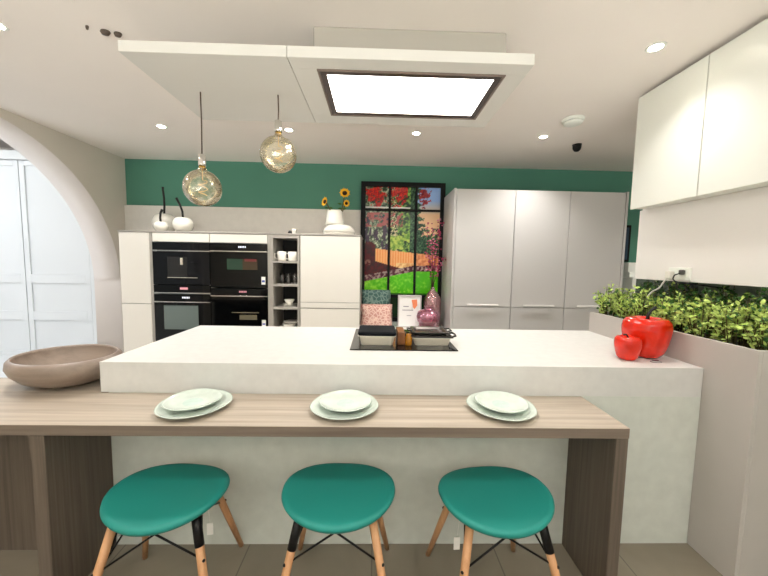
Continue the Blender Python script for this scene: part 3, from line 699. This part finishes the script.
def plant(cx, cy, n, seed, label, dark=.2, hgt=.2, spread=.17):
    rnd = random.Random(seed); z0 = PT-.03
    t = Thing('trailing_plant', (cx, cy, z0), label, 'plant', 'leafy plants in the grey planter'); L = t.loc
    st = MB(L); lf = bmesh.new()
    for k in range(n):
        a = rnd.uniform(0, 2*PI); e = rnd.uniform(.15, 1)
        tip = Vector((cx+math.cos(a)*spread*e, cy+math.sin(a)*spread*e, z0+.03+hgt*rnd.uniform(.3, 1.3)*(1.1-.5*e)))
        tip.x = min(max(tip.x, 1.572), 2.06); tip.y = min(tip.y, 2.375)
        base = Vector((cx+math.cos(a)*.04, cy+math.sin(a)*.04, z0-.0))
        mid = base.lerp(tip, .55)+Vector((0, 0, .045))
        st.tube([base, mid, tip], [.0025, .002, .001], 5)
        for q in range(15):
            f_ = rnd.uniform(.12, 1.02)
            p = (base.lerp(mid, f_*2) if f_ < .5 else mid.lerp(tip, f_*2-1))+Vector((rnd.gauss(0, .011), rnd.gauss(0, .011), rnd.gauss(0, .009)))
            if p.x < 1.625: p.z = max(p.z, PT+.004 if p.x > 1.592 else PT-.03)
            if p.x > 2.09: p.x = 2.085
            d = Vector((rnd.gauss(0, 1), rnd.gauss(0, 1), rnd.gauss(.45, .5))).normalized(); s_ = rnd.uniform(.010, .0185)
            w_ = d.orthogonal().normalized(); w_.rotate(Matrix.Rotation(rnd.uniform(0, 6.28), 3, d)); nn = d.cross(w_)
            q1 = [p, p+d*s_*.5+w_*s_*.5, p+d*s_*1.2+w_*s_*.38, p+d*s_*1.6, p+d*s_*1.2-w_*s_*.38, p+d*s_*.5-w_*s_*.5]
            cn = lf.verts.new(p+d*s_*.85+nn*s_*.22-L); vs = [lf.verts.new(x-L) for x in q1]
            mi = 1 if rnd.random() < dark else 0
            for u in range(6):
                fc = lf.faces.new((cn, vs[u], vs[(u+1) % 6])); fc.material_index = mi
    st.build('stems', M['stem'], t)
    m = MB(L); m.bm.free(); m.bm = lf; m.build('foliage', [M['leaf'], M['leafd']], t)
PL = [(1.70, 2.33, 'bushy light green plant at the far end of the planter'), (1.71, 2.17, 'bushy light green plant second from the far end of the planter'),
      (1.70, 2.00, 'bushy green plant behind the stem of the large red pepper'), (1.71, 1.83, 'bushy green plant below the wall socket, front row'),
      (1.71, 1.66, 'bushy green plant in the middle right of the front row'), (1.72, 1.50, 'bushy green plant second from the near end of the planter'),
      (1.73, 1.37, 'bushy green plant at the near corner of the planter')]
for i, (x, y, lb) in enumerate(PL): plant(x, y, 42, 10+i, lb, .22, .155 if i > 1 else .17, .115)
PB = [(1.93, 2.25, 'plant coloured dark for reflected shade at the far end of the back row by the splashback'), (1.93, 2.02, 'plant coloured dark for reflected shade in the back row below the socket'), (1.93, 1.79, 'plant coloured dark for reflected shade in the back row crossed by the black cable'), (1.94, 1.56, 'plant coloured dark for reflected shade in the back row before the pale splashback'), (1.94, 1.39, 'plant coloured dark for reflected shade at the near end of the back row')]  # back row added in dark leaves to stand for reflection and shadow
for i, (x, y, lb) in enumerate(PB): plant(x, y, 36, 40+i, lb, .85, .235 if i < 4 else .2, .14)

# ------------------------------------------------------------------ wall cabinets right
UX, UZ0, UZ1 = 1.736, 1.79, 2.53
yl = [(1.784, 2.256), (1.30, 1.782), (.8, 1.298)]
for (a, b), lb in zip(yl, ('far white wall cabinet above the socket panel', 'near white wall cabinet at the right edge', 'white wall cabinet beyond the right edge')):
    if a < 1.29: continue
    t = Thing('wall_cabinet', (1.93, (a+b)/2, UZ0), lb, 'cabinet', 'white wall cabinets'); L = t.loc
    MB(L).box(UX+.02, RX-.002, a+.001, b, UZ0+.0, UZ1-.004, .001).build('carcass', M['white'], t)
    MB(L).box(UX, UX+.0195, a+.002, b-.001, UZ0-.004, UZ1-.01, .0015).build('door', M['white'], t)
# double socket
t = Thing('double_socket', (1.845, 1.955, 1.32), 'white double wall socket with two plugs above the planter', 'socket'); L = t.loc
MB(L).box(1.841, 1.8495, 1.885, 2.03, 1.318, 1.395, .003, 2).build('face_plate', M['white'], t)
MB(L).box(1.8385, 1.8415, 1.90, 1.905, 1.36, 1.375, .001).box(1.8385, 1.8415, 1.945, 1.95, 1.36, 1.375, .001).build('switches', M['tagm'], t)
t = Thing('plug', (1.83, 2.0, 1.34), 'white plug in the left socket', 'plug'); L = t.loc
MB(L).box(1.81, 1.8405, 1.985, 2.025, 1.325, 1.372, .006, 2).build('body', M['ceramic'], t)
t = Thing('plug', (1.83, 1.93, 1.34), 'dark plug in the right socket', 'plug'); L = t.loc
MB(L).box(1.822, 1.8405, 1.915, 1.945, 1.352, 1.382, .006, 2).build('body', mat('plug_grey', (90, 88, 84), .5), t)
def spline(pts, n=8):
    out = []; P = [Vector(p) for p in pts]; P = [P[0]]+P+[P[-1]]
    for i in range(1, len(P)-2):
        for k in range(n):
            s_ = k/n; a, b, c, d = P[i-1:i+3]
            out.append(.5*((2*b)+(c-a)*s_+(2*a-5*b+4*c-d)*s_*s_+(3*b-a-3*c+d)*s_**3))
    out.append(P[-2]); return out
one('power_cable', MB((1.81, 2.0, 1.3)).tube(spline([(1.812, 2.005, 1.33), (1.80, 2.015, 1.30), (1.79, 2.03, 1.265), (1.77, 2.06, 1.235), (1.76, 2.085, 1.19), (1.76, 2.09, 1.12)]), .0045, 8), M['cable_w'], 'pale grey cable curving from the left plug into the leaves', 'cable')
one('power_cable', MB((1.82, 1.93, 1.3)).tube(spline([(1.822, 1.93, 1.36), (1.80, 1.945, 1.345), (1.81, 1.935, 1.31), (1.93, 1.85, 1.29), (1.97, 1.78, 1.275), (1.94, 1.70, 1.22), (1.90, 1.6, 1.13), (1.88, 1.55, 1.09)]), .0035, 8), M['blackp'], 'thin black cable running from the right plug down behind the foliage', 'cable')

# ------------------------------------------------------------------ ceiling: hood slab, duct, light panel
HZ0, HZ1 = 2.295, 2.343
t = Thing('extractor_hood', (-.22, 1.9, HZ0), 'white suspended ceiling slab with a bright lit extractor panel', 'extractor hood'); L = t.loc
MB(L).box(-1.146, -.414, 1.54, 2.235, HZ0, HZ1, .001).build('slab', M['slab'], t, 'left half of the suspended slab, without light')
# right half with an opening for the light panel
a0, a1, b0, b1 = -.297, .602, 1.625, 2.11
m = MB(L).box(-.411, .697, 1.54, b0, HZ0, HZ1, .001).box(-.411, .697, b1, 2.235, HZ0, HZ1, .001).box(-.411, a0, b0, b1, HZ0, HZ1, 0).box(a1, .697, b0, b1, HZ0, HZ1, 0)
m.build('slab', M['slab'], t, 'right half of the slab around the light')
f = .042
m = MB(L)
for q in ((a0, a1, b0, b0+.012), (a0, a1, b1-.012, b1), (a0, a0+.012, b0+.012, b1-.012), (a1-.012, a1, b0+.012, b1-.012)): m.box(q[0]+.001, q[1]-.001, q[2], q[3], HZ0-.006, HZ0+.02, .001)
m.build('rim', mat('hood_rim', (128, 112, 102), .4), t)
m = MB(L)
for q in ((a0+.013, a1-.013, b0+.013, b0+f), (a0+.013, a1-.013, b1-f, b1-.013), (a0+.013, a0+f, b0+f, b1-f), (a1-f, a1-.013, b0+f, b1-f)): m.box(q[0], q[1], q[2], q[3], HZ0-.003, HZ0+.03, .001)
m.build('inner_frame', M['lightframe'], t)
MB(L).box(a0+f, a1-f, b0+f, b1-f, HZ0+.001, HZ0+.012, .001).build('light_panel', M['lightpanel'], t)
MB(L).box(a0+.013, a1-.013, b0+.013, b1-.013, HZ0+.0305, HZ0+.04, .001).build('housing', M['steel'], t)  # unseen cap added to stop the panel's light leaking upward
one('duct_box', MB((.15, 1.95, HZ1)).box(-.33, .632, 1.72, 2.15, HZ1+.001, ZC-.001, .006, 2), M['duct'], 'grey plastered duct box between the slab and the ceiling', 'duct')

# pendants
def pendant(x, y, zb, label):
    R = .098; zs = HZ0
    t = Thing('pendant_lamp', (x, y, zs), label, 'pendant lamp', 'globe pendant lamps over the island'); L = t.loc
    top = zb+R
    MB(L).tube([(x, y, zs), (x+.002, y, (zs+top)/2+.03), (x, y, top+.085)], .0035, 8).build('cord', mat('cord_brown', (86, 66, 54), .7), t)
    MB(L).lathe([(0, .088), (.008, .088), (.018, .08), (.020, .03), (.020, .022), (0, .022)], (x, y, top), 24).build('socket', M['chrome'], t)
    MB(L).lathe([(0, .023), (.017, .022), (.017, .002), (0, .0)], (x, y, top), 24).build('cap', M['gold'], t)
    prof = [(.02, R+.012), (.024, R+.0)]
    for i in range(2, 25):
        a = PI*i/24; prof.append((R*math.sin(a) if i < 24 else 0, R*math.cos(a)))
    MB(L).lathe(prof, (x, y, zb), 40).build('globe', M['bulb'], t)
    fl = []
    for k in range(60):
        a = k/59*4*PI; fl.append((x+.022*math.cos(a), y+.022*math.sin(a), zb+.04-k/59*.08))
    MB(L).tube([(x, y, top), (x, y, zb+.045)]+fl, .0022, 6).build('filament', mat('filament', (255, 214, 140), .3, emit=(255, 205, 130), es=0), t)
pendant(-.968, 1.876, 1.785, 'left globe pendant hanging lower on the long cord')
pendant(-.553, 1.883, 1.979, 'right globe pendant hanging higher on the short cord')

# downlights, plus unseen fill spots
DL = [(-1.91, 3.03, 'far left recessed downlight'), (-.797, 3.03, 'second downlight from the left in the far row'), (.335, 3.03, 'third downlight from the left in the far row'),
      (1.486, 3.03, 'rightmost downlight of the far row beside the smoke detector'), (1.45, 1.79, 'recessed downlight next to the wall cabinets'), (-1.93, 1.79, 'recessed downlight at the upper left corner')]
ex = [(-1.91, .4), (-.6, .4), (.6, .4), (1.45, .4), (-1.3, -1.0), (.0, -1.0), (1.3, -1.0), (3.4, 3.0), (3.4, 1.2)]  # unseen spots added for more light, without fixtures
for i, (x, y, lb) in enumerate(DL+[(a, b, None) for a, b in ex]):
    if lb:
        t = Thing('downlight', (x, y, ZC), lb, 'downlight', 'recessed ceiling downlights'); L = t.loc
        MB(L).lathe([(.032, -.003), (.043, -.003), (.046, 0), (.032, 0)], (x, y, ZC-.0005), 32, closed=True).build('trim_ring', M['white'], t)
        MB(L).lathe([(0, -.0015), (.031, -.0015), (.031, 0), (0, 0)], (x, y, ZC-.0005), 32).build('lens', M['lamp'], t)
    li = bpy.data.lights.new('downlight_or_fill_spot', 'SPOT'); li.energy = (17 if (x > 1.4 and y < 2) else 48) if y > 1 else 20; li.spot_size = math.radians(125); li.spot_blend = .9; li.shadow_soft_size = .06; li.color = (1, .975, .94)
    lo = bpy.data.objects.new('downlight_or_fill_spot', li); col.objects.link(lo); lo.location = (x, y, ZC-.012)
# smoke detector, dome camera, ceiling clips
t = Thing('smoke_detector', (1.535, 2.66, ZC), 'round white smoke detector on the ceiling', 'smoke detector'); L = t.loc
MB(L).lathe([(0, -.042), (.055, -.042), (.068, -.034), (.07, -.023), (0, -.023)], (L.x, L.y, ZC), 36).build('cover', M['white'], t)
MB(L).lathe([(0, -.0229), (.062, -.0229), (.062, -.0191), (0, -.0191)], (L.x, L.y, ZC), 36).build('vent_gap', M['blackp'], t)
MB(L).lathe([(0, -.019), (.078, -.019), (.082, -.006), (.082, -.0005), (0, -.0005)], (L.x, L.y, ZC), 36).build('base', M['white'], t)
t = Thing('dome_camera', (1.9, 3.2, ZC), 'small black dome camera under the ceiling behind the smoke detector', 'camera'); L = t.loc
MB(L).lathe([(0, -.008), (.04, -.008), (.042, -.0005), (0, -.0005)], L, 28).build('base', M['blackp'], t)
MB(L).lathe([(0, -.068), (.02, -.062), (.034, -.045), (.038, -.025), (.038, -.0085), (0, -.0085)], L, 28).build('dome', M['blackm'], t)
t = Thing('ceiling_clip', (-1.393, 1.81, ZC), 'pair of small brown clips on the ceiling left of the slab', 'clip'); L = t.loc
for dx, dy, r_ in ((-.014, 0, .025), (.04, .012, .02), (-.075, -.035, .008)):
    MB(L).lathe([(0, -.022), (r_*.7, -.018), (r_, -.006), (r_*.9, -.0005), (0, -.0005)], (L.x+dx, L.y+dy, ZC), 14, 1, .7).build('clip', mat('clip_brown', (84, 70, 60), .5, noise_amt=.4, nscale=60), t)

# ------------------------------------------------------------------ stools
def make_stool(sleeves):
    t = Thing('stool', (0, 0, 0), 's', 'stool', 'teal stools at the breakfast bar')
    A, B, ZT = .227, .182, .470
    def fn(a, r, z):
        n_ = 2.15; e = 1/((abs(math.cos(a))**n_+abs(math.sin(a))**n_)**(1/n_))
        return e*(1+.03*math.sin(a)*abs(math.cos(a)))
    prof = [(0, -.016), (.7, -.018), (.9, -.020), (.97, -.016), (1.0, -.005), (.99, .004), (.96, .009), (.90, .009), (.6, .001), (.3, -.003), (0, -.004)]
    mb = MB(); mb.lathe([(r, z+ZT) for r, z in prof], (0, 0, 0), 64, A, B, fn=fn)
    for v in mb.bm.verts:
        v.co.z += .012*(v.co.x/A)**2-.016*(v.co.y/B)**2*(1 if v.co.y < 0 else .2)
    mb.build('seat', M['teal'], t)
    tops = {}; feet = {}
    for sx_ in (-1, 1):
        for sy_ in (-1, 1):
            T_ = Vector((sx_*(.135 if sy_ < 0 else .125), sy_*.10, .448)); F = Vector((sx_*(.228 if sy_ < 0 else .212), sy_*.235, 0)); tops[sx_, sy_] = T_; feet[sx_, sy_] = F
            lg = MB().tube([T_.lerp(F, .03), T_.lerp(F, .5), F], [.0155, .0148, .0105], 16).build('leg', M['beech'], t)
            if (sx_, sy_) in sleeves: MB().tube([T_, T_.lerp(F, .24)], .0166, 16).build('bracket', M['blackm'], lg)
            else: MB().tube([T_.lerp(F, .0)-Vector((sx_*.010, sy_*.012, 0)), T_.lerp(F, .22)-Vector((sx_*.009, sy_*.011, 0))], .009, 10).build('bracket', M['blackm'], lg)
            j = T_.lerp(F, .33)
            MB().sphere(j+Vector((sx_*.012, sy_*.010, 0)), .006, seg=8).build('bolt', M['blackm'], lg)
    w = MB()
    J = lambda k: tops[k].lerp(feet[k], .33)
    K = lambda k: Vector((tops[k].x*.75, tops[k].y*.9, .444))
    for p, q in (((-1, -1), (1, -1)), ((1, -1), (1, 1)), ((1, 1), (-1, 1)), ((-1, 1), (-1, -1))):
        w.tube([J(p), K(q)], .0038, 6).tube([J(q), K(p)], .0038, 6)
    w.build('wire_brace', M['blackm'], t)
    MB().box(-.12, .12, -.012, .012, .442, .449, .001).box(-.012, .012, -.1, .1, .442, .449, .001).build('seat_mount', M['blackm'], t)
    return t.o
SP = [(-.812, 1.252, 9, -16, 'left teal stool with wooden legs beside the dark bar panel', (.15, .0), .012, .27, [(1, -1)]),
      (-.137, 1.262, 0, -2, 'middle teal stool with wooden legs under the bar', (.135, -.06), .004, .30, [(-1, -1)]),
      (.492, 1.24, 3, 4, 'right teal stool beside the right bar end panel, white price tag in front', (-.17, -.06), .012, .30, [(1, -1)])]
for x, y, r_, sr, lb, (a, b), w_, tz, sl in SP:
    o = make_stool(sl)
    o.location = (x, y, 0); o.rotation_euler = (0, 0, math.radians(r_)); o['label'] = lb
    for c in kids(o):
        if c.name.startswith('seat') and 'mount' not in c.name: c.rotation_euler = (0, 0, math.radians(sr))
    MB().box(a-w_, a+w_, b-.001, b+.001, tz, tz+.05, 0).tube([(a, b, tz+.05), (a*.95, b, .44)], .0008, 4).build('price_tag', M['tagm'], o)

# ------------------------------------------------------------------ added fill light: world glow and next-room areas
w = bpy.data.worlds.new('ambient_fill'); sc.world = w; w.use_nodes = True
bg = w.node_tree.nodes['Background']; 
wn = w.node_tree; tcw = wn.nodes.new('ShaderNodeTexCoord'); sp = wn.nodes.new('ShaderNodeSeparateXYZ'); mrw = wn.nodes.new('ShaderNodeMapRange')
wn.links.new(tcw.outputs['Generated'], sp.inputs[0]); wn.links.new(sp.outputs['Z'], mrw.inputs[0])
mrw.inputs[1].default_value = -.45; mrw.inputs[2].default_value = -.12; mrw.inputs[3].default_value = 8.6; mrw.inputs[4].default_value = .3  # strong glow from below the horizon, added to brighten the ceiling
wn.links.new(mrw.outputs[0], bg.inputs['Strength']); bg.inputs['Color'].default_value = (.95, 1.0, .955, 1)
for x, y in ((-4.6, 2.6), (-5.8, 3.4)):
    li = bpy.data.lights.new('neighbour_fill', 'AREA'); li.energy = 17; li.size = .6; li.color = (.88, .95, 1)  # unseen area light added to brighten the next room
    lo = bpy.data.objects.new('neighbour_fill', li); col.objects.link(lo); lo.location = (x, y, 2.95)

# ------------------------------------------------------------------ camera
f, pi_, ro, ya, h = 328.1442, -.0798, .0182, .0238, 1.3979
R = Vector((math.cos(ya), -math.sin(ya), 0)); F = Vector((math.sin(ya)*math.cos(pi_), math.cos(ya)*math.cos(pi_), math.sin(pi_))); U = R.cross(F)
e1 = R*math.cos(ro)+U*math.sin(ro); up = -R*math.sin(ro)+U*math.cos(ro)
cam = bpy.data.cameras.new('camera'); co = bpy.data.objects.new('camera', cam); col.objects.link(co)
cam.sensor_width = 36; cam.sensor_fit = 'HORIZONTAL'; cam.lens = f/768*36; cam.clip_start = .02
mw = Matrix((e1, up, -F)).transposed().to_4x4(); mw.translation = Vector((0, 0, h)); co.matrix_world = mw
sc.camera = co
sc.view_settings.view_transform = 'Standard'; sc.view_settings.look = 'None'; sc.view_settings.gamma = 1; sc.view_settings.use_curve_mapping = False
sc.view_settings.exposure = 0.7
